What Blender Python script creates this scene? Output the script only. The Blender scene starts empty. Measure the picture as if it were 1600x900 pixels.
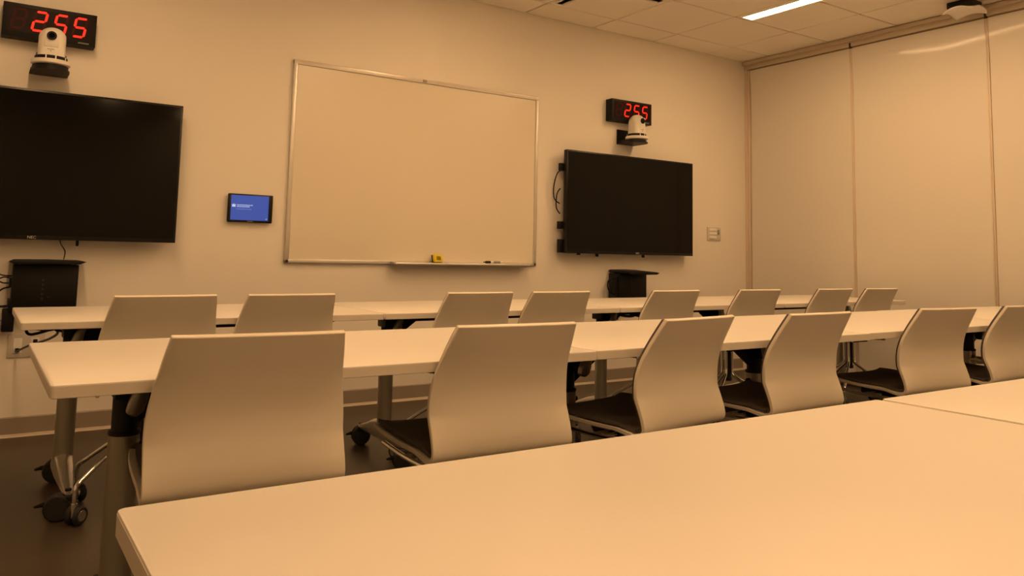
import bpy, bmesh, math, random
from mathutils import Vector, Matrix
random.seed(4)
C = bpy.context.scene.collection
PI = math.pi
V = Vector

# ------------------------------------------------------------------ materials
def mat(name, col, rough=0.5, metal=0.0, spec=0.5, bump=None, emit=None, estr=0.0, coat=0.0, mottle=None):
    m = bpy.data.materials.new(name); m.use_nodes = True
    nt = m.node_tree; b = nt.nodes['Principled BSDF']
    b.inputs['Base Color'].default_value = (*col, 1)
    b.inputs['Roughness'].default_value = rough
    b.inputs['Metallic'].default_value = metal
    b.inputs['Specular IOR Level'].default_value = spec
    b.inputs['Coat Weight'].default_value = coat
    b.inputs['Coat Roughness'].default_value = 0.08
    if emit:
        b.inputs['Emission Color'].default_value = (*emit, 1)
        b.inputs['Emission Strength'].default_value = estr
    tc = nt.nodes.new('ShaderNodeTexCoord')
    if mottle:                       # slight natural colour variation of the material
        sc, amt = mottle
        n = nt.nodes.new('ShaderNodeTexNoise'); n.inputs['Scale'].default_value = sc; n.inputs['Detail'].default_value = 5
        nt.links.new(tc.outputs['Object'], n.inputs['Vector'])
        r = nt.nodes.new('ShaderNodeMapRange')
        r.inputs['To Min'].default_value = 1 - amt; r.inputs['To Max'].default_value = 1 + amt
        nt.links.new(n.outputs['Fac'], r.inputs['Value'])
        mx = nt.nodes.new('ShaderNodeVectorMath'); mx.operation = 'SCALE'
        mx.inputs[0].default_value = col
        nt.links.new(r.outputs['Result'], mx.inputs['Scale'])
        nt.links.new(mx.outputs['Vector'], b.inputs['Base Color'])
    if bump:
        sc, st, dist = bump
        n = nt.nodes.new('ShaderNodeTexNoise'); n.inputs['Scale'].default_value = sc; n.inputs['Detail'].default_value = 3
        nt.links.new(tc.outputs['Object'], n.inputs['Vector'])
        bp = nt.nodes.new('ShaderNodeBump'); bp.inputs['Strength'].default_value = st; bp.inputs['Distance'].default_value = dist
        nt.links.new(n.outputs['Fac'], bp.inputs['Height']); nt.links.new(bp.outputs['Normal'], b.inputs['Normal'])
    return m

M = {}
M['wall'] = mat('painted_wall', (.82, .775, .70), .55, spec=.3, bump=(220, .12, .002))
M['ceiling'] = mat('ceiling_tile', (.88, .83, .745), .9, spec=.1, bump=(160, .3, .004))
M['plenum'] = mat('dark_joint', (.16, .14, .12), .9)
M['floor'] = mat('floor_vinyl', (.066, .050, .034), .38, spec=.4, mottle=(3.0, .18), bump=(60, .06, .002))
M['base'] = mat('rubber_baseboard', (.30, .25, .20), .5)
M['basetoe'] = mat('rubber_baseboard_toe_lit', (.52, .45, .36), .45)  # paler than the board: light caught by its slope is put into the colour
M['panel'] = mat('partition_panel', (.70, .665, .60), .09, spec=.17, bump=(1.1, .35, .008))
M['trim'] = mat('partition_trim', (.66, .56, .45), .45)
M['header'] = mat('partition_header', (.56, .48, .37), .45)
M['darkgap'] = mat('dark_notch', (.04, .03, .025), .8)
M['laminate'] = mat('white_laminate', (.80, .76, .70), .34, spec=.4, bump=(400, .05, .0006))
M['edge'] = mat('table_edge_shaded', (.72, .66, .57), .45)  # darker than the laminate: shade of the upright face put into the colour
M['shell'] = mat('white_plastic_shell', (.77, .705, .595), .42, spec=.4)
M['pad'] = mat('dark_upholstery', (.105, .085, .068), .85, bump=(500, .3, .002))
M['silver'] = mat('silver_paint', (.38, .36, .31), .36, metal=.75)
M['alu'] = mat('aluminium', (.66, .64, .60), .30, metal=.9)
M['boardframe'] = mat('board_frame_aluminium', (.66, .63, .58), .38, metal=.55)
M['chrome'] = mat('chrome', (.80, .79, .77), .09, metal=1.0)
M['black'] = mat('black_plastic', (.006, .0055, .005), .5, spec=.25)
M['blackmetal'] = mat('black_metal', (.008, .0075, .007), .5, spec=.3)
M['rubber'] = mat('black_rubber', (.015, .014, .013), .6)
M['screen'] = mat('screen_glass', (.003, .0026, .0022), .09, spec=.17)
M['bezel'] = mat('screen_bezel', (.005, .0045, .004), .30, spec=.35)
M['board'] = mat('whiteboard_surface', (.76, .70, .58), .24, spec=.45, bump=(2.0, .12, .004))
M['cream'] = mat('cream_plastic', (.80, .77, .70), .38)
M['grey'] = mat('grey_print', (.30, .29, .27), .5)
M['plate'] = mat('wall_plate_plastic', (.62, .58, .52), .4)
M['ledlit'] = mat('led_segment_lit', (.4, .01, .005), .5, emit=(1.0, .018, .006), estr=1.0)
M['ledoff'] = mat('led_segment_unlit', (.050, .004, .003), .6, spec=.2)
M['ledwin'] = mat('led_window', (.012, .003, .0025), .5, spec=.15)
M['blue'] = mat('blue_screen', (.01, .02, .08), .3, emit=(.030, .072, .33), estr=1.0)
M['lcdtext'] = mat('screen_white_print', (.1, .1, .1), .4, emit=(.50, .56, .75), estr=1.0)
M['lcddim'] = mat('screen_pale_print', (.1, .1, .1), .4, emit=(.14, .20, .50), estr=1.0)
M['yellow'] = mat('yellow_foam', (.72, .56, .02), .7, bump=(300, .3, .002))
M['track'] = mat('track_gap', (.26, .19, .13), .6)
M['olive'] = mat('olive_felt', (.22, .18, .01), .9)
M['white'] = mat('white_plastic', (.82, .80, .76), .4)
M['lamp'] = mat('lamp_diffuser', (.9, .85, .8), .5, emit=(1.0, .60, .285), estr=41.5)

# ------------------------------------------------------------------ mesh helpers
def new(): return bmesh.new()
def box(bm, lo, hi, rot=None, bev=0.0, seg=2):
    lo, hi = V(lo), V(hi); c = (lo + hi) / 2; s = hi - lo
    t = bmesh.new(); bmesh.ops.create_cube(t, size=1)
    bmesh.ops.scale(t, vec=s, verts=t.verts)
    if bev > 0: bmesh.ops.bevel(t, geom=t.edges[:], offset=bev, segments=seg, affect='EDGES', profile=.5)
    mt = Matrix.Translation(c) @ (rot.to_4x4() if rot else Matrix())
    bmesh.ops.transform(t, matrix=mt, verts=t.verts)
    merge(bm, t)
def merge(bm, t):
    me = bpy.data.meshes.new('tmp'); t.to_mesh(me); t.free(); bm.from_mesh(me); bpy.data.meshes.remove(me)
def smooth_path(pts, n=6):
    pts = [V(p) for p in pts]
    if len(pts) < 3: return pts
    out = []
    for i in range(len(pts) - 1):
        p0 = pts[max(i-1, 0)]; p1 = pts[i]; p2 = pts[i+1]; p3 = pts[min(i+2, len(pts)-1)]
        for k in range(n):
            t = k / n
            out.append(.5*((2*p1) + (p2-p0)*t + (2*p0-5*p1+4*p2-p3)*t*t + (3*p1-p0-3*p2+p3)*t**3))
    out.append(pts[-1]); return out
def tube(bm, pts, r, n=10, smooth=0, caps=True):
    pts = smooth_path(pts, smooth) if smooth else [V(p) for p in pts]
    rr = r if isinstance(r, (list, tuple)) else [r]*len(pts)
    if len(rr) != len(pts): rr = [rr[0] + (rr[-1]-rr[0])*i/(len(pts)-1) for i in range(len(pts))]
    d = (pts[1]-pts[0]).normalized()
    a = d.orthogonal().normalized()
    rings = []
    for i, p in enumerate(pts):
        if i == 0: t = pts[1]-pts[0]
        elif i == len(pts)-1: t = pts[-1]-pts[-2]
        else: t = (pts[i+1]-pts[i]).normalized() + (pts[i]-pts[i-1]).normalized()
        t = t.normalized() if t.length > 1e-9 else d
        a = (a - t*a.dot(t)).normalized(); b = t.cross(a)
        rings.append([bm.verts.new(p + (a*math.cos(2*PI*k/n) + b*math.sin(2*PI*k/n))*rr[i]) for k in range(n)])
    for i in range(len(rings)-1):
        for k in range(n):
            bm.faces.new((rings[i][k], rings[i][(k+1) % n], rings[i+1][(k+1) % n], rings[i+1][k]))
    if caps:
        bm.faces.new(rings[0][::-1]); bm.faces.new(rings[-1])
def lathe(bm, prof, n=32, m=Matrix()):
    """prof: (r, z) list, revolved about z, then placed by matrix m"""
    rings = []
    for r, z in prof:
        if r < 1e-6: rings.append([bm.verts.new(m @ V((0, 0, z)))])
        else: rings.append([bm.verts.new(m @ V((r*math.cos(2*PI*k/n), r*math.sin(2*PI*k/n), z))) for k in range(n)])
    for a, b in zip(rings, rings[1:]):
        for k in range(n):
            k2 = (k+1) % n
            if len(a) == 1 and len(b) == 1: continue
            if len(a) == 1: bm.faces.new((a[0], b[k], b[k2]))
            elif len(b) == 1: bm.faces.new((a[k], a[k2], b[0]))
            else: bm.faces.new((a[k], a[k2], b[k2], b[k]))
    if len(rings[0]) > 1: bm.faces.new(rings[0][::-1])
    if len(rings[-1]) > 1: bm.faces.new(rings[-1])
def cyl(bm, p0, p1, r0, r1=None, n=20, bev=0.0):
    p0, p1 = V(p0), V(p1); L = (p1-p0).length; r1 = r0 if r1 is None else r1
    q = V((0, 0, 1)).rotation_difference((p1-p0).normalized())
    m = Matrix.Translation(p0) @ q.to_matrix().to_4x4()
    if bev: lathe(bm, [(0, 0), (r0-bev, 0), (r0, bev), (r1, L-bev), (r1-bev, L), (0, L)], n, m)
    else: lathe(bm, [(r0, 0), (r1, L)], n, m)
def prism(bm, poly, axis_lo, axis_hi, plane='xz', bev=0.0):
    """extrude a 2-D outline along the remaining axis"""
    def P(a, b, c):
        return V((a, c, b)) if plane == 'xz' else V((c, a, b)) if plane == 'yz' else V((a, b, c))
    t = bmesh.new()
    f0 = [t.verts.new(P(a, b, axis_lo)) for a, b in poly]; f1 = [t.verts.new(P(a, b, axis_hi)) for a, b in poly]
    t.faces.new(f0); t.faces.new(f1[::-1])
    n = len(poly)
    for i in range(n): t.faces.new((f0[i], f1[i], f1[(i+1) % n], f0[(i+1) % n]))
    bmesh.ops.recalc_face_normals(t, faces=t.faces)
    if bev: bmesh.ops.bevel(t, geom=t.edges[:], offset=bev, segments=2, affect='EDGES', profile=.5)
    merge(bm, t)
def rrect(x0, z0, x1, z1, r, n=5):
    o = []
    for cx, cz, a0 in ((x1-r, z1-r, 0), (x0+r, z1-r, 90), (x0+r, z0+r, 180), (x1-r, z0+r, 270)):
        for k in range(n+1):
            a = math.radians(a0 + 90*k/n); o.append((cx + r*math.cos(a), cz + r*math.sin(a)))
    return o
def obj(name, bm, m, parent=None, smooth=True, angle=40, kind=None):
    bmesh.ops.recalc_face_normals(bm, faces=bm.faces)
    me = bpy.data.meshes.new(name); bm.to_mesh(me); bm.free()
    me.materials.append(M[m])
    if smooth:
        for p in me.polygons: p.use_smooth = True
        try: me.set_sharp_from_angle(angle=math.radians(angle))
        except Exception: pass
    o = bpy.data.objects.new(name, me); C.objects.link(o)
    if parent: o.parent = parent
    if kind: o['kind'] = kind
    return o
def thing(name, label, cat, loc=(0, 0, 0), rz=0.0, group=None):
    o = bpy.data.objects.new(name, None); C.objects.link(o)
    o.location = loc; o.rotation_euler = (0, 0, rz); o.empty_display_size = .1
    return tag(o, label, cat, group)
def tag(o, label, cat, group=None):
    o['label'] = label; o['category'] = cat
    if group: o['group'] = group
    return o
def copy_tree(o, parent=None):
    c = o.copy(); C.objects.link(c); c.parent = parent
    for ch in list(o.children): copy_tree(ch, c)
    return c
def dup(src, loc, rz, label, group=None):
    c = copy_tree(src); c.location = loc; c.rotation_euler = (0, 0, rz)
    c['label'] = label
    if group: c['group'] = group
    return c

# ------------------------------------------------------------------ room (front wall at y = D, right partition at x = XR)
D, XR, XL, YB, ZC = 5.04, 6.05, -2.2, -2.6, 2.915
bm = new(); box(bm, (XL-.1, YB-.1, -.1), (XR+.2, D+.1, 0)); obj('floor', bm, 'floor', kind='structure', smooth=False)
bm = new(); box(bm, (XL-.1, D, 0), (XR+.2, D+.1, ZC+.1)); obj('wall_front', bm, 'wall', kind='structure', smooth=False)
bm = new(); box(bm, (XL-.1, YB, 0), (XL, D, ZC+.1)); obj('wall_left', bm, 'wall', kind='structure', smooth=False)
bm = new(); box(bm, (XL-.1, YB-.1, 0), (XR+.2, YB, ZC+.1)); obj('wall_back', bm, 'wall', kind='structure', smooth=False)

# ceiling: dark plenum slab with a grid of tiles, each tile with eased edges
GX, GY, SX, SY = 4.135, 4.735, .686, .625
bm = new(); box(bm, (XL-.1, YB-.1, ZC+.02), (XR+.2, D+.1, ZC+.1)); plen = obj('ceiling', bm, 'plenum', kind='structure', smooth=False)
xs = sorted([GX + SX*k for k in range(-10, 4)]); ys = sorted([GY - SY*k for k in range(-1, 13)])
xs = [XL] + [x for x in xs if XL+.05 < x < XR-.02] + [XR]; ys = [YB] + [y for y in ys if YB+.05 < y < D-.05] + [D]
LIGHTS = [(.12, 1.62, 4.075), (2.52, 1.62, 4.075), (4.87, 1.62, 4.075), (1.17, -1.25, .90), (3.57, -1.25, .90), (-.60, -2.3, -1.0), (2.30, -2.3, -1.4)]   # left edge, y range; last two are added fill for the chair backs
bm = new(); g = .0085
for x0, x1 in zip(xs, xs[1:]):
    for y0, y1 in zip(ys, ys[1:]):
        box(bm, (x0+g*.8, y0+g*.8, ZC), (x1-g*.8, y1-g*.8, ZC+.019), bev=.004, seg=1)
tiles = obj('tile_grid', bm, 'ceiling', plen, smooth=False)

# baseboard with a flared toe
bm = new(); prism(bm, [(D-.001, .016), (D-.010, .016), (D-.010, .098), (D-.006, .104), (D-.001, .104)], XL, XR-.07, 'yz')
bb = obj('baseboard_front', bm, 'base', kind='structure', smooth=False)
bm = new(); prism(bm, [(D-.001, .001), (D-.030, .001), (D-.026, .006), (D-.011, .015), (D-.001, .0155)], XL, XR-.07, 'yz')
obj('toe', bm, 'basetoe', bb, smooth=False)
bm = new(); prism(bm, [(XL+.001, .001), (XL+.028, .001), (XL+.010, .018), (XL+.010, .098), (XL+.001, .104)], YB, D-.04, 'xz')
obj('baseboard_left', bm, 'base', kind='structure', smooth=False)

# right wall: movable partition of tall panels hung from a header track
bm = new(); box(bm, (XR+.055, YB, 0), (XR+.2, D, ZC+.02)); wr = obj('wall_right', bm, 'header', kind='structure', smooth=False)
seams = [4.985, 3.910, 2.815, 1.725, .635, -.455, -1.545, -2.6]
for a, b in zip(seams, seams[1:]):
    bm = new(); ny, nz = 16, 48; G = []
    for i in range(ny+1):
        col = []
        for k in range(nz+1):
            y = b+.0125 + (a-b-.025)*i/ny; z = .012 + 2.81*k/nz
            q = max(0, min(1, (z-2.50)/.32)); q = q*q*(3-2*q)
            col.append(bm.verts.new((XR - .009*q*(1 + .35*math.sin(5.2*y + 1.0)) + .0012*math.sin(2.3*y + 1.1*z), y, z)))
        G.append(col)
    for i in range(ny):
        for k in range(nz): bm.faces.new((G[i][k], G[i][k+1], G[i+1][k+1], G[i+1][k]))
    r = bmesh.ops.extrude_face_region(bm, geom=bm.faces[:])
    bmesh.ops.translate(bm, vec=(.045, 0, 0), verts=[e for e in r['geom'] if isinstance(e, bmesh.types.BMVert)])
    obj('panel', bm, 'panel', wr)
for s in seams[1:-1]:
    bm = new(); box(bm, (XR-.010, s-.0105, .012), (XR+.05, s-.0008, 2.822), bev=.002); box(bm, (XR-.010, s+.0008, .012), (XR+.05, s+.0105, 2.822), bev=.002)
    obj('seam_trim', bm, 'trim', wr)
    bm = new(); box(bm, (XR-.024, s-.006, 2.820), (XR+.04, s+.008, 2.868), bev=.002); obj('seam_notch', bm, 'darkgap', wr)  # dark block at the notch on top of each seam
bm = new(); box(bm, (XR-.014, 5.008, 0), (XR+.05, 5.04, 2.84), bev=.003); box(bm, (XR-.006, 4.985, 0), (XR+.05, 5.006, 2.83), bev=.003); obj('end_jamb', bm, 'trim', wr)
bm = new()
box(bm, (XR-.050, YB, 2.878), (XR+.055, D, ZC-.005), bev=.003)
box(bm, (XR-.018, YB, 2.836), (XR+.055, D, 2.880), bev=.002)
obj('header_track', bm, 'header', wr)
bm = new(); box(bm, (XR+.002, YB, 2.824), (XR+.055, D, 2.838)); obj('track_gap', bm, 'track', wr)

# ------------------------------------------------------------------ ceiling fixtures
def strip_light(x0, y0, y1, label):
    t = thing('linear_light', label, 'ceiling light', (x0+.055, (y0+y1)/2, ZC), 0, 'recessed linear lights')
    h = (y1-y0)/2
    bm = new()
    box(bm, (-.062, -h-.008, -.004), (-.054, h+.008, .012), bev=.001); box(bm, (.054, -h-.008, -.004), (.062, h+.008, .012), bev=.001)
    box(bm, (-.054, h, -.004), (.054, h+.008, .012), bev=.001); box(bm, (-.054, -h-.008, -.004), (.054, -h, .012), bev=.001)
    obj('frame', bm, 'white', t)
    bm = new(); box(bm, (-.0535, -h+.0005, -.003), (.0535, h-.0005, .010), bev=.002, seg=1); obj('diffuser', bm, 'lamp', t)
    return t
nm = ['above the large screen with the blue touch panel beside it', 'over the row of tables in front of the whiteboard', 'closest to the folding partition',
      'in the room rear, farther from the partition', 'in the room rear, nearer to the partition', 'added as fill beside the rear wall, farther from the partition', 'added as fill beside the rear wall, nearer to the partition']
for (x, y0, y1), n_ in zip(LIGHTS, nm): strip_light(x, y0, y1, 'glowing linear ceiling light ' + n_)

t = thing('air_diffuser', 'square plaque air diffuser in the ceiling above the whiteboard', 'air vent', (GX-SX/2, GY-SY/2, ZC))
bm = new()
for s in (-1, 1):
    box(bm, (-.325, s*.285-.012, -.006), (.325, s*.285+.012, .015), bev=.002)
    box(bm, (s*.313-.012, -.273, -.006), (s*.313+.012, .273, .015), bev=.002)
obj('frame', bm, 'ceiling', t)
bm = new(); box(bm, (-.30, -.272, .0), (.30, .272, .012)); obj('throat', bm, 'plenum', t)
bm = new(); box(bm, (-.265, -.24, -.024), (.265, .24, -.008), bev=.004); box(bm, (-.03, -.03, -.01), (.03, .03, .005)); obj('plaque', bm, 'ceiling', t)

t = thing('wireless_access_point', 'white wavy-edged wireless access point on a black mount at the partition header', 'access point', (5.845, 2.87, ZC))
bm = new(); box(bm, (-.085, -.085, -.050), (.085, .085, .002), bev=.008); obj('mount_box', bm, 'black', t)
bm = new(); n = 24; top = []; bot = []; h = .118
def sq(u, v):
    k = (abs(u)**6 + abs(v)**6)**(1/6); m_ = max(abs(u), abs(v))
    s = m_/k if k > 1e-6 else 1
    return u*s, v*s
for i in range(n+1):
    rt, rb = [], []
    for j in range(n+1):
        u, v = sq(-1 + 2*i/n, -1 + 2*j/n)
        e = max(abs(u), abs(v)); arch = .026*(abs(u)**2)*(abs(v)**2)*1.6
        rt.append(bm.verts.new((u*h, v*h, -.050 - arch)))
        rb.append(bm.verts.new((u*h*.985, v*h*.985, -.060 - arch*.9 - .016*max(0, 1-e**4))))
    top.append(rt); bot.append(rb)
for i in range(n):
    for j in range(n):
        bm.faces.new((top[i][j], top[i+1][j], top[i+1][j+1], top[i][j+1]))
        bm.faces.new((bot[i][j], bot[i][j+1], bot[i+1][j+1], bot[i+1][j]))
for k in range(n):
    bm.faces.new((top[k][0], bot[k][0], bot[k+1][0], top[k+1][0])); bm.faces.new((top[k][n], top[k+1][n], bot[k+1][n], bot[k][n]))
    bm.faces.new((top[0][k], top[0][k+1], bot[0][k+1], bot[0][k])); bm.faces.new((top[n][k], bot[n][k], bot[n][k+1], top[n][k+1]))
obj('cover', bm, 'white', t, angle=50)

# ------------------------------------------------------------------ text as flat raised mesh
def text_mesh(s, size, align='CENTER'):
    cu = bpy.data.curves.new('lettering', 'FONT'); cu.body = s; cu.size = size; cu.extrude = .0004; cu.align_x = align; cu.align_y = 'CENTER'
    o = bpy.data.objects.new('lettering', cu); C.objects.link(o)
    dg = bpy.context.evaluated_depsgraph_get(); dg.update()
    me = bpy.data.meshes.new_from_object(o.evaluated_get(dg)); bpy.data.objects.remove(o)
    b = bmesh.new(); b.from_mesh(me); bpy.data.meshes.remove(me)
    bmesh.ops.transform(b, matrix=Matrix.Rotation(PI/2, 4, 'X'), verts=b.verts)
    return b

# ------------------------------------------------------------------ wall screens (face towards -y)
def screen(x0, x1, z0, z1, label, tabs, logo):
    t = thing('wall_screen', label, 'television', ((x0+x1)/2, D, (z0+z1)/2))
    w, h = (x1-x0)/2, (z1-z0)/2
    bm = new(); box(bm, (-w, -.120, -h), (w, -.078, h), bev=.004); obj('housing', bm, 'bezel', t)
    bm = new(); box(bm, (-w+.012, -.1215, -h+.022), (w-.012, -.119, h-.012)); obj('display_panel', bm, 'screen', t, smooth=False)
    bm = new(); box(bm, (-w+.10, -.080, -h+.03), (w-.10, -.052, h-.22), bev=.012)
    box(bm, (-w+.05, -.08, -h+.005), (w-.05, -.066, -h+.09), bev=.004); obj('rear_cover', bm, 'black', t)
    bm = new(); box(bm, (-w+.35, -.052, .10), (w-.35, -.001, .16), bev=.003); box(bm, (-w+.35, -.052, -.17), (w-.35, -.001, -.11), bev=.003)
    box(bm, (-.26, -.060, -.24), (-.22, -.045, .20)); box(bm, (.22, -.060, -.24), (.26, -.045, .20))
    obj('wall_mount', bm, 'blackmetal', t)
    for tx, tw_, th in tabs:
        bm = new(); box(bm, (tx-tw_, -.070, -h-th), (tx+tw_, -.056, -h+.03), bev=.002); obj('release_tab', bm, 'black', t)
    bm = text_mesh('NEC', .021); bmesh.ops.translate(bm, vec=(logo, -.1208, -h+.0115), verts=bm.verts); obj('maker_logo', bm, 'alu', t, smooth=False)
    return t
SL = screen(-.475, .945, 1.040, 1.845, 'large black wall screen next to the blue touch panel', [(.215, .007, .030), (-.16, .007, .030)], -.005)
SR = screen(3.798, 5.203, 1.036, 1.852, 'black wall screen between the whiteboard and the partition wall', [(-.34, .012, .022), (.165, .012, .022), (-.53, .014, .012)], .05)
# loose leads of the second screen belong to it
bm = new()
tube(bm, [(-.70, -.062, .25), (-.745, -.055, .22), (-.775, -.05, .12), (-.77, -.05, .02), (-.72, -.055, -.02)], .005, 8, 6)
obj('signal_lead', bm, 'black', SR); bm = new()
tube(bm, [(-.72, -.06, .10), (-.752, -.06, .05), (-.756, -.06, -.05), (-.72, -.06, -.10)], .005, 8, 6)
obj('signal_lead', bm, 'black', SR)
for z0, z1, x0 in ((.24, .30, -.735), (-.22, -.16, -.742), (-.405, -.30, -.738)):
    bm = new(); box(bm, (x0, -.077, z0), (-.69, -.05, z1), bev=.004); obj('plug', bm, 'black', SR)

# ------------------------------------------------------------------ whiteboard
WX0, WX1, WZ0, WZ1 = 1.622, 3.585, .932, 2.254
t = thing('whiteboard', 'wide aluminium-framed whiteboard on the front wall', 'whiteboard', ((WX0+WX1)/2, D, (WZ0+WZ1)/2))
w, h = (WX1-WX0)/2, (WZ1-WZ0)/2
bm = new(); box(bm, (-w+.01, -.016, -h+.01), (w-.01, -.001, h-.01)); obj('writing_surface', bm, 'board', t, smooth=False)
bm = new()
for s in (-1, 1): box(bm, (s*w - (.026 if s > 0 else 0), -.026, -h), (s*w + (0 if s > 0 else .026), -.0005, h), bev=.004)
box(bm, (-w, -.026, -h), (w, -.0005, -h+.024), bev=.004); box(bm, (-w, -.027, h-.030), (w, -.0005, h), bev=.004)
obj('frame', bm, 'boardframe', t)
bm = new(); box(bm, (-w+.02, -.0275, h-.016), (w-.02, -.0262, h-.010)); obj('map_rail', bm, 'trim', t, smooth=False)
bm = new(); box(bm, (-.045, -.032, h-.024), (-.015, -.026, h-.006), bev=.001); obj('map_clip', bm, 'grey', t)
tx0, tx1 = 2.36-(WX0+WX1)/2, 3.475-(WX0+WX1)/2
bm = new(); prism(bm, [(-.0265, -h+.022), (-.095, -h+.010), (-.104, -h+.014), (-.106, -h+.004), (-.098, -h-.004), (-.0265, -h-.004)], tx0, tx1, 'yz', bev=.001)
obj('pen_tray', bm, 'boardframe', t)
for s in (tx0, tx1):
    bm = new(); prism(bm, [(-.0265, -h+.018), (-.095, -h+.012), (-.103, -h+.004), (-.096, -h-.006), (-.0265, -h-.010)], s-.012, s+.012, 'yz', bev=.002); obj('tray_cap', bm, 'grey', t)
zt = WZ0 + .022
e = thing('board_eraser', 'yellow eraser standing on the whiteboard pen tray', 'eraser', (2.70, D-.066, zt-.007), .12)
Rx = Matrix.Rotation(-.30, 3, 'X')
bm = new(); box(bm, (-.037, -.012, .002), (.037, .010, .060), Rx, bev=.006); obj('foam_body', bm, 'yellow', e)
bm = new(); box(bm, (-.018, -.0165, .020), (.018, -.010, .046), Rx, bev=.003); obj('grip_recess', bm, 'olive', e)
bm = new(); box(bm, (-.037, .008, .0), (.037, .022, .055), Rx, bev=.003); obj('felt_pad', bm, 'black', e)
p = thing('dry_erase_marker', 'white capped marker lying on the whiteboard pen tray', 'marker', (3.165, D-.082, WZ0+.0245), .0)
bm = new(); cyl(bm, (-.035, 0, 0), (.075, 0, 0), .0085, n=16, bev=.001); obj('barrel', bm, 'white', p)
bm = new(); cyl(bm, (-.075, 0, 0), (-.033, 0, 0), .0095, n=16, bev=.002); cyl(bm, (-.092, 0, 0), (-.074, 0, 0), .004, n=12); obj('cap', bm, 'black', p)
bm = new(); cyl(bm, (-.010, 0, 0), (.050, 0, 0), .0088, n=16); obj('printed_sleeve', bm, 'grey', p)

# ------------------------------------------------------------------ LED clocks
SEG = {'2': 'abged', '5': 'afgcd', '8': 'abcdefg'}
def seg_quads(ch, w, h, th):
    k = th*.5; G = th*.12
    hz = lambda z: [(-w/2+G+k*.2, z), (-w/2+G+k, z+k), (w/2-G-k, z+k), (w/2-G-k*.2, z), (w/2-G-k, z-k), (-w/2+G+k, z-k)]
    vt = lambda x, z0, z1: [(x, z0+G), (x+k, z0+G+k), (x+k, z1-G-k), (x, z1-G), (x-k, z1-G-k), (x-k, z0+G+k)]
    S = {'a': hz(h/2), 'g': hz(0), 'd': hz(-h/2), 'f': vt(-w/2, 0, h/2), 'b': vt(w/2, 0, h/2), 'e': vt(-w/2, -h/2, 0), 'c': vt(w/2, -h/2, 0)}
    return [S[c] for c in ch]
def clock(xc, zc, label):
    t = thing('digital_clock', label, 'clock', (xc, D, zc))
    W, H = .2235, .0925
    bm = new(); box(bm, (-W, -.082, -H), (W, 0, H), bev=.003); obj('case', bm, 'black', t)
    bm = new(); box(bm, (-W+.020, -.0835, -H+.030), (W-.016, -.081, H-.018)); obj('display_window', bm, 'ledwin', t, smooth=False)
    cw, chh, th = .054, .104, .0125
    for i, (x, ch) in enumerate(((-.148, ''), (-.052, '2'), (.048, '5'), (.142, '5'))):
        for lit in (True, False):
            cs = SEG.get(ch, '') if lit else ''.join(c for c in 'abcdefg' if c not in SEG.get(ch, ''))
            if not cs: continue
            for q in seg_quads(cs, cw, chh, th):
                bm = new(); prism(bm, [(a + b*.16 + x, b + .008) for a, b in q], -.0848, -.0830, 'xz')
                obj('lit_segment' if lit else 'unlit_segment', bm, 'ledlit' if lit else 'ledoff', t, smooth=False)
    bm = new(); x = .138                       # the maker's mark is a row of tiny pale strokes
    for k in range(9):
        box(bm, (x, -.0828, -H+.012), (x+.0042, -.0815, -H+.019)); x += .0060
    obj('maker_mark', bm, 'grey', t, smooth=False)
clock(.241, 2.216, 'black LED clock reading 2 55 above the large screen with the flat-lidded box')
clock(4.515, 2.238, 'black LED clock reading 2 55 above the screen beside the partition')

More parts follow.
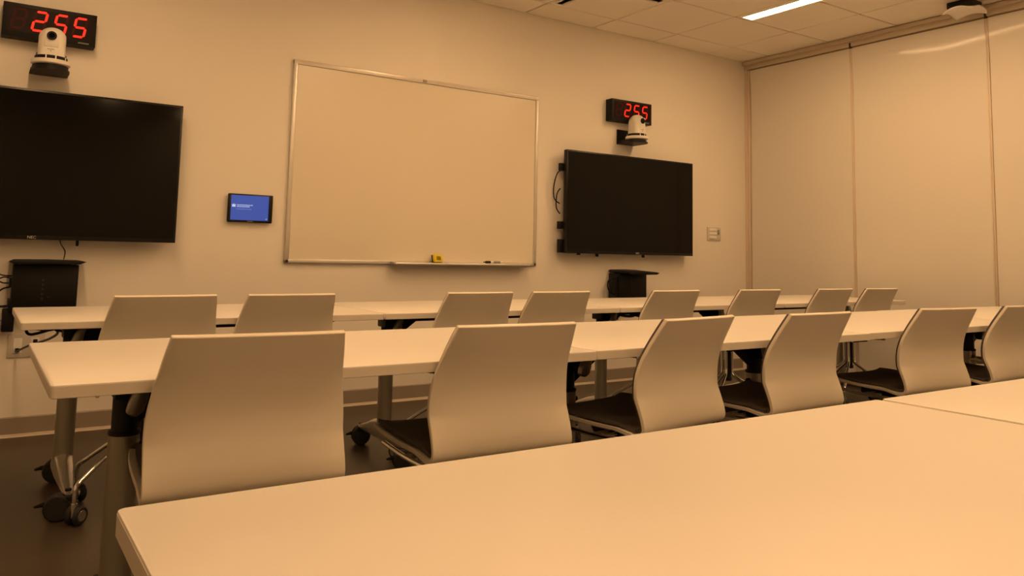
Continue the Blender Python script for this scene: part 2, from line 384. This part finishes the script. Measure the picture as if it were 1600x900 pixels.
# ------------------------------------------------------------------ pan-tilt cameras on wall shelves
def ptz(xc, zb, label, px0, rzh):
    t = thing('video_camera', label, 'camera', (xc, D, zb))
    bm = new(); box(bm, (px0, -.010, -.006), (.080, 0, .120), bev=.002); obj('wall_plate', bm, 'blackmetal', t)
    yc = -.145
    bm = new()
    o = [(-.092, -.008), (-.092, yc)] + [(.092*math.cos(PI + PI*k/16), yc + .092*math.sin(PI + PI*k/16)) for k in range(1, 16)] + [(.092, yc), (.092, -.008)]
    prism(bm, o, -.006, .004, 'xy'); 
    prism(bm, [(a*.93, -.02 + (b+.02)*.93) for a, b in o], .003, .026, 'xy', bev=.002)
    obj('shelf_bracket', bm, 'blackmetal', t)
    R = Matrix.Translation((0, yc, 0))
    bm = new(); lathe(bm, [(0, .026), (.088, .026), (.094, .031), (.094, .047), (.090, .051), (0, .051)], 40, R); obj('base', bm, 'cream', t)
    bm = new(); lathe(bm, [(0, .050), (.078, .050), (.078, .071), (0, .071)], 36, R); obj('turntable', bm, 'black', t)
    bm = new()
    for a in (-1.95, -1.35, -.6, .6, 2.4): box(bm, (.077*math.cos(a)-.003, yc+.077*math.sin(a)-.003, .050), (.077*math.cos(a)+.003, yc+.077*math.sin(a)+.003, .071))
    obj('spacer', bm, 'cream', t)
    h = bpy.data.objects.new('head', None)
    bm = new()
    n = 40; prof = [(.072, .070), (.073, .085), (.071, .130), (.069, .165)]
    for k in range(1, 11): a = PI/2*k/10; prof.append((.069*math.cos(a)**.9 if k < 10 else 0, .165 + .070*math.sin(a)))
    lathe(bm, [(0, .070)] + prof, n, Matrix())
    for v in bm.verts:                       # flattened cheeks and a flat face in front
        if v.co.z > .07: v.co.x = max(-.064, min(.064, v.co.x))
        if v.co.y < -.056: v.co.y = -.056 - (abs(v.co.y)-.056)*.25
    H = obj('head', bm, 'cream', t); H.location = (0, yc, 0); H.rotation_euler = (0, 0, rzh)
    bm = new()
    box(bm, (-.034, -.0625, .118), (.034, -.0555, .236 - .030), bev=.003)
    obj('face_plate', bm, 'cream', H)
    bm = new(); cyl(bm, (0, -.058, .178), (0, -.072, .178), .0235, n=28, bev=.002); obj('lens_barrel', bm, 'black', H)
    bm = new(); cyl(bm, (0, -.068, .178), (0, -.0735, .178), .0145, n=24, bev=.001); obj('lens', bm, 'screen', H)
    bm = new()
    for k in range(5): box(bm, (-.016+.0065*k, -.0640, .104), (-.012+.0065*k, -.0560, .107))
    cyl(bm, (0, -.050, .095), (0, -.0665, .095), .0025, n=10)
    obj('maker_mark', bm, 'grey', H, smooth=False)
    return t
ptz(.253, 1.950, 'white dome camera on a shelf in front of the clock above the large screen', -.066, -.12)
ptz(4.510, 1.968, 'white dome camera in front of the clock next to the partition', -.097, .10)

# ------------------------------------------------------------------ touch panel, wall plates
t = thing('touch_panel', 'black tablet with a blue screen between the large screen and the whiteboard', 'touch panel', (1.389, D, 1.266))
bm = new(); box(bm, (-.110, -.016, -.070), (.110, .004, .070), bev=.003); obj('back_box', bm, 'black', t)
bm = new(); box(bm, (-.138, -.036, -.088), (.138, -.014, .088), bev=.007, seg=3); obj('housing', bm, 'bezel', t)
bm = new(); box(bm, (-.121, -.0372, -.074), (.110, -.0355, .079)); obj('display', bm, 'blue', t, smooth=False)
bm = new()
prism(bm, [(-.114, .006), (-.115, .024), (-.108, .018), (-.104, .028), (-.100, .018), (-.093, .024), (-.094, .006)], -.0380, -.0370, 'xz')
obj('crown_emblem', bm, 'lcdtext', t, smooth=False)
bm = new()
rnd = random.Random(3)
for z, x1, hh in ((.019, .012, .0052), (.009, -.008, .0052)):
    x = -.085
    while x < x1:
        ww = rnd.uniform(.003, .006); box(bm, (x, -.0380, z-hh*.5), (x+ww, -.0370, z+hh*rnd.uniform(.3, .5))); x += ww+.0018
obj('title_lines', bm, 'lcdtext', t, smooth=False)
bm = new(); x = -.085
while x < .002:
    ww = rnd.uniform(.003, .005); box(bm, (x, -.0378, -.0085), (x+ww, -.0370, -.0045)); x += ww+.0022
obj('subtitle_line', bm, 'lcddim', t, smooth=False)
bm = new(); box(bm, (.094, -.0378, -.068), (.104, -.0370, -.060)); obj('corner_icon', bm, 'lcddim', t, smooth=False)
bm = new()
for k in range(6): box(bm, (-.018+.006*k, -.0372, -.0825), (-.014+.006*k, -.0355, -.0785))
obj('maker_mark', bm, 'grey', t, smooth=False)

t = thing('light_switch', 'pale wall switch plate with buttons between the screen and the partition', 'switch', (5.598, D, 1.243))
bm = new(); box(bm, (-.088, -.010, -.062), (.088, 0, .062), bev=.003); obj('cover_plate', bm, 'plate', t)
for k in range(3):
    bm = new(); box(bm, (-.070, -.016, .026-.034*k), (.028, -.008, .050-.034*k), bev=.003); obj('button', bm, 'white', t)
bm = new(); box(bm, (.045, -.014, -.004), (.066, -.008, .040), bev=.002); obj('slider', bm, 'grey', t)
bm = new()
for k in range(5): box(bm, (-.066+.011*k, -.0115, -.052), (-.058+.011*k, -.0095, -.047))
obj('printed_mark', bm, 'grey', t, smooth=False)

t = thing('wall_outlet', 'pale double outlet plate with plugged-in leads low on the front wall', 'outlet', (.250, D, .475))
bm = new(); box(bm, (-.085, -.008, -.062), (.085, 0, .062), bev=.003); obj('cover_plate', bm, 'plate', t)
for x in (-.040, .040):
    bm = new(); box(bm, (x-.020, -.012, -.040), (x+.020, -.006, .040), bev=.003); obj('socket', bm, 'white', t)
for x, z in ((-.040, -.022), (.040, -.020), (.040, .022)):
    bm = new(); box(bm, (x-.010, -.034, z-.010), (x+.010, -.010, z+.010), bev=.003); obj('plug', bm, 'black', t)

# ------------------------------------------------------------------ computer boxes under the screens
def pc_box(xc, label, wide, zb, zt_, dep):
    t = thing('computer_holder', label, 'computer', (xc, D, zb))
    h = zt_-zb
    bm = new(); box(bm, (-wide, -dep, 0), (wide, -.012, h), bev=.004); obj('housing', bm, 'black', t)
    bm = new(); box(bm, (-.06, -.014, .02), (.06, 0, h-.02)); obj('wall_plate', bm, 'blackmetal', t)
    bm = new()
    for k in range(5): cyl(bm, (-.012, -dep-.0015, .06+.025*k), (-.012, -dep+.002, .06+.025*k), .006, n=12)
    cyl(bm, (.018, -dep-.0015, .07), (.018, -dep+.002, .07), .004, n=12)
    obj('port', bm, 'rubber', t)
    for z0, z1 in ((.015, .06), (.12, .17)):
        bm = new(); box(bm, (-wide-.012, -dep+.02, z0), (-wide+.002, -.03, z1), bev=.003); obj('side_bracket', bm, 'blackmetal', t)
    s = thing('lid_shelf', label.split(',')[0], 'shelf'); return t, s
def lid(xc, z, w, dep, label, tilt):
    bm = new()
    o = [(-w, -.002), (-w+.02, -.010), (0, -.012), (w-.03, -.010), (w, .002), (w-.03, .009), (0, .012), (-w+.02, .010)]
    prism(bm, o, -dep, -.004, 'xz', bev=.002)
    o = tag(obj('flat_shelf', bm, 'black'), label, 'shelf'); o.location = (xc, D, z); o.rotation_euler = (tilt, 0, 0)
    return o
def pc(xc, label, wide, zb, zt_, dep):
    t, s = pc_box(xc, label, wide, zb, zt_, dep); bpy.data.objects.remove(s); return t
pcl = pc(.310, 'black computer box under the large screen, with cable loops at its side', .152, .668, .908, .125)
lid(.315, .924, .176, .20, 'thin black shelf slab lying on the computer box with the cable loops', .0)
pcr = pc(4.480, 'black computer box with a side handle below the screen by the partition', .150, .672, .880, .145)
lid(4.495, .902, .165, .27, 'thin black shelf slab jutting out over the computer box by the partition', .055)
bm = new(); tube(bm, [(-.150, -.10, .17), (-.185, -.10, .165), (-.205, -.10, .12), (-.205, -.10, .08), (-.185, -.10, .045), (-.150, -.10, .04)], .006, 8, 6)
tube(bm, [(-.150, -.06, .16), (-.19, -.06, .15), (-.20, -.06, .10), (-.18, -.06, .06), (-.15, -.06, .05)], .005, 8, 6)
tube(bm, [(-.150, -.125, .19), (-.170, -.125, .17), (-.172, -.125, .06), (-.150, -.125, .03)], .007, 8, 6)
obj('cable_loop', bm, 'black', pcr)
for z0, z1 in ((.05, .075), (.12, .15)):
    bm = new(); box(bm, (.148, -.11, z0), (.158, -.04, z1), bev=.002); obj('side_clip', bm, 'alu', pcr)

def cable(name, pts, r, label, m='black'):
    bm = new(); tube(bm, pts, r, 8, 6); return tag(obj(name, bm, m), label, 'cable')
cable('thin_cable', [(.365, D-.08, 1.045), (.372, D-.05, 1.02), (.395, D-.03, .985), (.396, D-.03, .955), (.392, D-.05, .938)], .0028, 'thin black wire hanging from the large screen down to the shelf slab')
cable('power_cable', [(.165, D-.05, .845), (.10, D-.05, .855), (.06, D-.03, .90), (.02, D-.03, .98), (-.05, D-.03, 1.05)], .0035, 'black cable curving up from the computer box towards the large screen')
cable('looped_cable', [(.160, D-.07, .79), (.12, D-.08, .78), (.085, D-.06, .74), (.09, D-.05, .70), (.13, D-.06, .685), (.155, D-.07, .69)], .0045, 'black cable loop at the side of the computer box below the large screen')
cable('looped_cable', [(.158, D-.05, .835), (.12, D-.06, .84), (.10, D-.05, .825), (.12, D-.05, .81), (.158, D-.06, .81)], .0035, 'small tight cable loop at the top corner of the computer box below the large screen')
cable('power_cable', [(.160, D-.05, .69), (.08, D-.04, .685), (-.05, D-.03, .70)], .006, 'black cable leaving the computer box sideways along the front wall')
bx = thing('power_adapter', 'small black power adapter hanging below the computer box with the cable loops', 'adapter', (.155, D-.045, .60))
bm = new(); box(bm, (-.028, -.03, -.045), (.028, .04, .075), bev=.006); obj('body', bm, 'black', bx)
bm = new(); cyl(bm, (-.028, -.01, .02), (-.036, -.01, .02), .010, n=12); cyl(bm, (-.028, -.01, -.01), (-.036, -.01, -.01), .008, n=12); obj('connector', bm, 'grey', bx)

# ------------------------------------------------------------------ flip-top training tables
TW, TD, TH = 1.400, .815, .737
def caster_into(parent, x, y, r=.048, wid=.022, off=0.0):
    d = V((-.22, -.975, 0)); e = V((-.975, .22, 0)); o = V((x+off, y, r))
    bm = new()
    cyl(bm, o - d*.004, o - d*(.004+wid), r, n=28, bev=.006); cyl(bm, o + d*.004, o + d*(.004+wid), r, n=28, bev=.006)
    cyl(bm, o - d*.006, o + d*.006, .012, n=12)
    c = obj('caster', bm, 'rubber', parent)
    bm = new(); cyl(bm, (x, y, r+.02), (x, y, r+.062), .011, n=12)
    lathe(bm, [(0, 0), (.034, 0), (.030, .014), (.012, .02), (0, .02)], 20, Matrix.Translation((x, y, r+.024)))
    obj('stem', bm, 'black', c)
    bm = new(); p = o + V((0, 0, .012))
    tube(bm, [p + e*.030, p + e*.052, p + e*.078 + V((0, 0, -.006))], [.012, .009, .004], 8); obj('brake_lever', bm, 'black', c)
    return c
def make_table(label, group):
    t = thing('training_table', label, 'table', (0, 0, 0), 0, group)
    bm = new()
    ol = rrect(0, -TD/2, TW, TD/2, .009, 4)
    prism(bm, ol, TH-.027, TH, 'xy', bev=.0022); obj('tabletop', bm, 'laminate', t, angle=30)
    bm = new()
    prism(bm, [(TW/2 + (a-TW/2)*1.0006, b*1.001) for a, b in ol], TH-.0255, TH-.0035, 'xy'); obj('shaded_edge_band', bm, 'edge', t)
    for s, x in ((1, .20), (-1, TW-.20)):
        leg = None
        bm = new(); cyl(bm, (x, 0, .125), (x, 0, .548), .0365, n=28, bev=.003); leg = obj('leg_column', bm, 'silver', t)
        bm = new(); cyl(bm, (x, 0, .540), (x, 0, TH-.029), .0315, n=24); cyl(bm, (x, 0, .545), (x, 0, .556), .038, n=24, bev=.002); obj('inner_tube', bm, 'blackmetal', leg)
        bm = new(); cyl(bm, (x+s*.034, 0, .515), (x+s*.048, 0, .515), .009, n=12); obj('height_knob', bm, 'black', leg)
        # cast foot sloping down to a caster at each end
        bm = new()
        for q in (-1, 1):
            pr = [(.000, .090, .190, .040), (.10, .088, .165, .034), (.20, .086, .128, .026), (.275, .086, .108, .018), (.298, .090, .102, .010)]
            rings = []
            for yy, zb, zt2, hw in pr:
                rings.append([bm.verts.new((x+a*hw, q*yy, zb+(zt2-zb)*b)) for a, b in ((-.7, 0), (.7, 0), (1, .35), (.8, .85), (.35, 1), (-.35, 1), (-.8, .85), (-1, .35))])
            for i in range(len(rings)-1):
                for k in range(8): bm.faces.new((rings[i][k], rings[i][(k+1) % 8], rings[i+1][(k+1) % 8], rings[i+1][k]))
            bm.faces.new(rings[-1])
        bmesh.ops.remove_doubles(bm, verts=bm.verts, dist=.0005)
        obj('foot', bm, 'alu', t)
        for q in (-1, 1): caster_into(t, x, q*.283, off=(-.030 if q < 0 else 0))
        # flip hinge: black cradle, curved silver lever and diagonal brace
        bm = new(); box(bm, (x-.045, -.21, TH-.048), (x+.045, .21, TH-.028), bev=.004); box(bm, (x-.034, -.05, TH-.10), (x+.034, .05, TH-.045), bev=.006)
        prism(bm, [(x+s*.03, TH-.045), (x+s*.19, TH-.045), (x+s*.175, TH-.062), (x+s*.03, TH-.165)], -.010, .010, 'xz', bev=.002)
        obj('hinge_cradle', bm, 'blackmetal', t)
        bm = new()
        prism(bm, [(x-.012+s*a_, TH-b_) for a_, b_ in ((-.002, .125), (.004, .095), (.018, .065), (.038, .045), (.056, .043), (.048, .075), (.044, .100), (.036, .124), (.018, .134))], -.105, -.078, 'xz', bev=.006)
        obj('tilt_lever', bm, 'silver', t)
        bm = new(); cyl(bm, (x+s*.024, -.076, TH-.105), (x+s*.024, -.036, TH-.105), .024, n=20, bev=.004); obj('hinge_barrel', bm, 'black', t)
    bm = new(); box(bm, (.20, -.018, TH-.075), (TW-.20, .018, TH-.040), bev=.004); obj('crossbar', bm, 'blackmetal', t)
    return t
ordn = ['first', 'second', 'third', 'fourth']
yM, yB, yF = 1.8376 + TD/2 + .015, 3.3297 + TD/2, .9565 - TD/2
GB, GM, GF = 'tables of the row along the front wall', 'tables of the middle row', 'tables of the row nearest the camera'
xB = [.1435, 1.5525, 2.9640, 4.3760]; xM = [.138, 1.5435, 2.9490, 4.3545]; xF = [.1415, 1.5585]
dyM = [-.02, -.012, .0, .02]
proto = None
for row, xs_, yy, gname, rowname in (('m', xM, yM, GM, 'middle row'), ('b', xB, yB, GB, 'far row by the front wall'), ('f', xF, yF, GF, 'row nearest the camera')):
    for i, x in enumerate(xs_):
        if row == 'f': lab = ('white table in the near row, the one with its open rounded end showing', 'white table in the near row, beyond the seam of its neighbour')[i]
        else: lab = f'white flip-top table, {ordn[i]} from the open end of the {rowname}'
        y = yy + (dyM[i] if row == 'm' else 0)
        if proto is None: proto = make_table(lab, gname); proto.location = (x, y, 0)
        else: dup(proto, (x, y, 0), 0, lab, gname)

# ------------------------------------------------------------------ swivel chairs: one bent white shell, dark pad, wire-legged star base
PROF = [(-.073, .831, .182), (-.053, .791, .190), (-.033, .750, .197), (-.015, .705, .205), (-.004, .668, .211), (.000, .635, .214), (-.001, .600, .2145), (-.006, .565, .214),
        (-.009, .535, .214), (-.006, .507, .214), (.010, .487, .214), (.042, .479, .214), (.100, .480, .2145), (.190, .480, .215), (.285, .484, .215), (.365, .489, .211), (.415, .489, .202), (.442, .482, .188), (.455, .469, .165)]
def dense(prof, n=4):
    P3 = smooth_path([V(p) for p in prof], n); return [tuple(p) for p in P3]
def shell_surface(bm, prof, thick, inset, off, nx=20):
    P = dense(prof); L = len(P)
    out, inn = [], []
    for i, (y, z, w) in enumerate(P):
        a = P[max(i-1, 0)]; b = P[min(i+1, L-1)]
        ty, tz = b[0]-a[0], b[1]-a[1]; l = math.hypot(ty, tz); ty /= l; tz /= l
        ny, nz = -tz, ty          # towards the sitter (forward on the back, upward on the seat)
        ro, ri = [], []
        up = max(0, min(1, (z-.50)/.10)) if y < .06 else 0
        top = max(0, min(1, (.831-z)/.12)); fr = max(0, min(1, (y-.03)/.08))
        for k in range(nx+1):
            u = -1 + 2*k/nx; ww = w - inset
            cy_ = up*(.010*u*u + .016*u**6)*(.45 + .55*top); cz_ = fr*(.003*u*u + .009*u**8)
            for lst, o_ in ((ro, off), (ri, off+thick)):
                lst.append(bm.verts.new((u*ww, y + ny*o_ + cy_, z + nz*o_ + cz_)))
        out.append(ro); inn.append(ri)
    for i in range(L-1):
        for k in range(nx):
            bm.faces.new((out[i][k], out[i][k+1], out[i+1][k+1], out[i+1][k]))
            bm.faces.new((inn[i][k], inn[i+1][k], inn[i+1][k+1], inn[i][k+1]))
        for k in (0, nx): bm.faces.new((out[i][k], out[i+1][k], inn[i+1][k], inn[i][k]))
    for i in (0, L-1):
        for k in range(nx): bm.faces.new((out[i][k], out[i][k+1], inn[i][k+1], inn[i][k]))
def make_chair(label, group):
    t = thing('swivel_chair', label, 'chair', (0, 0, 0), 0, group)
    bm = new(); shell_surface(bm, PROF, .013, 0, 0); o = obj('shell', bm, 'shell', t, angle=50)
    md = o.modifiers.new('round', 'BEVEL'); md.width = .003; md.segments = 2; md.limit_method = 'ANGLE'; md.angle_limit = math.radians(50)
    back = [(-.069, .823, .183)] + [p for p in PROF if p[0] < .02][1:]
    bm = new(); shell_surface(bm, back, .010, .008, .0132); obj('back_pad', bm, 'pad', t, angle=50)
    seat = [p for p in PROF if p[0] >= .038][:-2]
    bm = new(); shell_surface(bm, seat, .010, .014, .0132); obj('seat_pad', bm, 'pad', t, angle=50)
    yc = .215
    bm = new(); box(bm, (-.10, yc-.085, .442), (.10, yc+.085, .474), bev=.006); obj('tilt_mechanism', bm, 'blackmetal', t)
    bm = new()
    for s in (-1, 1): tube(bm, [(s*.03, yc-.02, .458), (s*.14, yc-.03, .458), (s*.165, yc-.01, .462)], .006, 8, 4)
    obj('lever', bm, 'chrome', t)
    bm = new()
    for s in (-1, 1):
        tube(bm, [(s*.195, yc-.16, .462), (s*.19, yc, .458), (s*.19, yc+.15, .466)], .007, 8, 4)
    tube(bm, [(-.19, yc, .458), (.19, yc, .458)], .008, 8)
    obj('seat_frame', bm, 'chrome', t)
    bm = new(); cyl(bm, (0, yc, .265), (0, yc, .455), .021, n=20); cyl(bm, (0, yc, .250), (0, yc, .272), .026, n=20, bev=.003); obj('gas_column', bm, 'blackmetal', t)
    for k in range(5):
        a = PI/2 + 2*PI*k/5 + .785; cx, sx = math.cos(a), math.sin(a)
        P = lambda r, z: (cx*r, yc+sx*r, z)
        bm = new(); tube(bm, [P(.032, .446), P(.032, .370), P(.033, .312), P(.042, .292), P(.070, .270), P(.150, .222), P(.238, .160), P(.262, .142), P(.270, .122), P(.270, .072)], .0085, 10, 3)
        lg = obj('leg', bm, 'chrome', t)
        bm = new(); q = a + 1.1 + k*.7; px, py = math.cos(q), math.sin(q); c0 = V(P(.270, .034)) + V((-py, px, 0))*.012
        for s in (-1, 1):
            p0 = c0 + V((px, py, 0))*s*.007; p1 = c0 + V((px, py, 0))*s*.027
            cyl(bm, p0, p1, .034, n=22, bev=.006)
        ca = obj('caster', bm, 'rubber', t)
        bm = new(); cyl(bm, c0 - V((px, py, 0))*.0275, c0 + V((px, py, 0))*.0275, .021, n=18, bev=.002); cyl(bm, P(.270, .030), P(.270, .078), .011, n=12); obj('hub', bm, 'chrome', ca)
    return t
yt = 1.7165 + .074; yb = 3.2086 + .074
MID = [(.525, -4.0), (1.192, -2.0), (1.864, 9), (2.475, 2.5), (3.335, -5.0), (3.985, 1.0), (4.66, -6)]
BACK = [(.602, 3), (1.085, 2), (1.992, 1.5), (2.473, 1), (3.286, 1), (4.007, -1), (4.767, 0), (5.307, -1)]
on = ['first', 'second', 'third', 'fourth', 'fifth', 'sixth', 'seventh', 'eighth']
chair0 = None
for rows, y, gname, rowname in ((MID, yt, 'chairs at the middle row of tables', 'middle table row'), (BACK, yb, 'chairs at the far row of tables', 'far table row')):
    for i, (x, deg) in enumerate(rows):
        lab = f'white swivel chair, {on[i]} from the open end of the {rowname}'
        if chair0 is None: chair0 = make_chair(lab, gname); c = chair0
        else: c = dup(chair0, (0, 0, 0), 0, lab, gname)
        c.location = (x, y, 0); c.rotation_euler = (0, 0, math.radians(deg))

# cables tangled under the far tables
cable('coiled_cable', [(.205, 5.012, .453), (.205, 4.95, .455), (.24, 4.6, .52), (.29, 4.1, .60), (.30, 3.85, .655), (.235, 3.78, .690), (.185, 3.76, .675), (.20, 3.75, .655), (.27, 3.76, .672), (.33, 3.79, .690), (.37, 3.82, .675), (.36, 3.80, .645), (.30, 3.78, .665), (.22, 3.80, .694), (.19, 3.83, .680), (.27, 3.84, .662), (.36, 3.84, .690), (.42, 3.84, .66), (.40, 3.83, .625), (.33, 3.82, .655)], .0055, 'tangled black cable running from the outlet plate up under the far table')
cable('coiled_cable', [(4.43, 5.03, .50), (4.42, 4.97, .55), (4.30, 4.4, .60), (4.05, 3.9, .66), (3.70, 3.72, .70), (3.42, 3.70, .690), (3.30, 3.72, .665), (3.42, 3.74, .650), (3.55, 3.72, .690), (3.66, 3.72, .66), (3.50, 3.74, .645), (3.32, 3.76, .69)], .008, 'tangled black cable under the far table in front of the screen by the partition')

# ------------------------------------------------------------------ camera
yaw, pitch, roll = .5881, .0976, .0215
F = V((math.sin(yaw)*math.cos(pitch), math.cos(yaw)*math.cos(pitch), math.sin(pitch)))
R0 = V((math.cos(yaw), -math.sin(yaw), 0)); U0 = R0.cross(F)
Xc = R0*math.cos(roll) + U0*math.sin(roll); Yc = -R0*math.sin(roll) + U0*math.cos(roll); Zc_ = -F
cd = bpy.data.cameras.new('camera'); cam = bpy.data.objects.new('camera', cd); C.objects.link(cam)
mw = Matrix(((Xc.x, Yc.x, Zc_.x, 0), (Xc.y, Yc.y, Zc_.y, 0), (Xc.z, Yc.z, Zc_.z, 1.0142), (0, 0, 0, 1)))
cam.matrix_world = mw
cd.sensor_fit = 'HORIZONTAL'; cd.sensor_width = 36; cd.lens = 1239.7/1600*36
cd.shift_y = -(450-276.65)/1600; cd.clip_start = .02
sc = bpy.context.scene; sc.camera = cam

w = bpy.data.worlds.new('world'); sc.world = w; w.use_nodes = True
w.node_tree.nodes['Background'].inputs['Color'].default_value = (.02, .013, .006, 1); w.node_tree.nodes['Background'].inputs['Strength'].default_value = .2
sc.view_settings.view_transform = 'Standard'; sc.view_settings.look = 'None'; sc.view_settings.gamma = 1; sc.view_settings.exposure = 0.0
sc.view_settings.use_curve_mapping = False
sc.cycles.use_denoising = True
sc.cycles.max_bounces = 10; sc.cycles.diffuse_bounces = 6
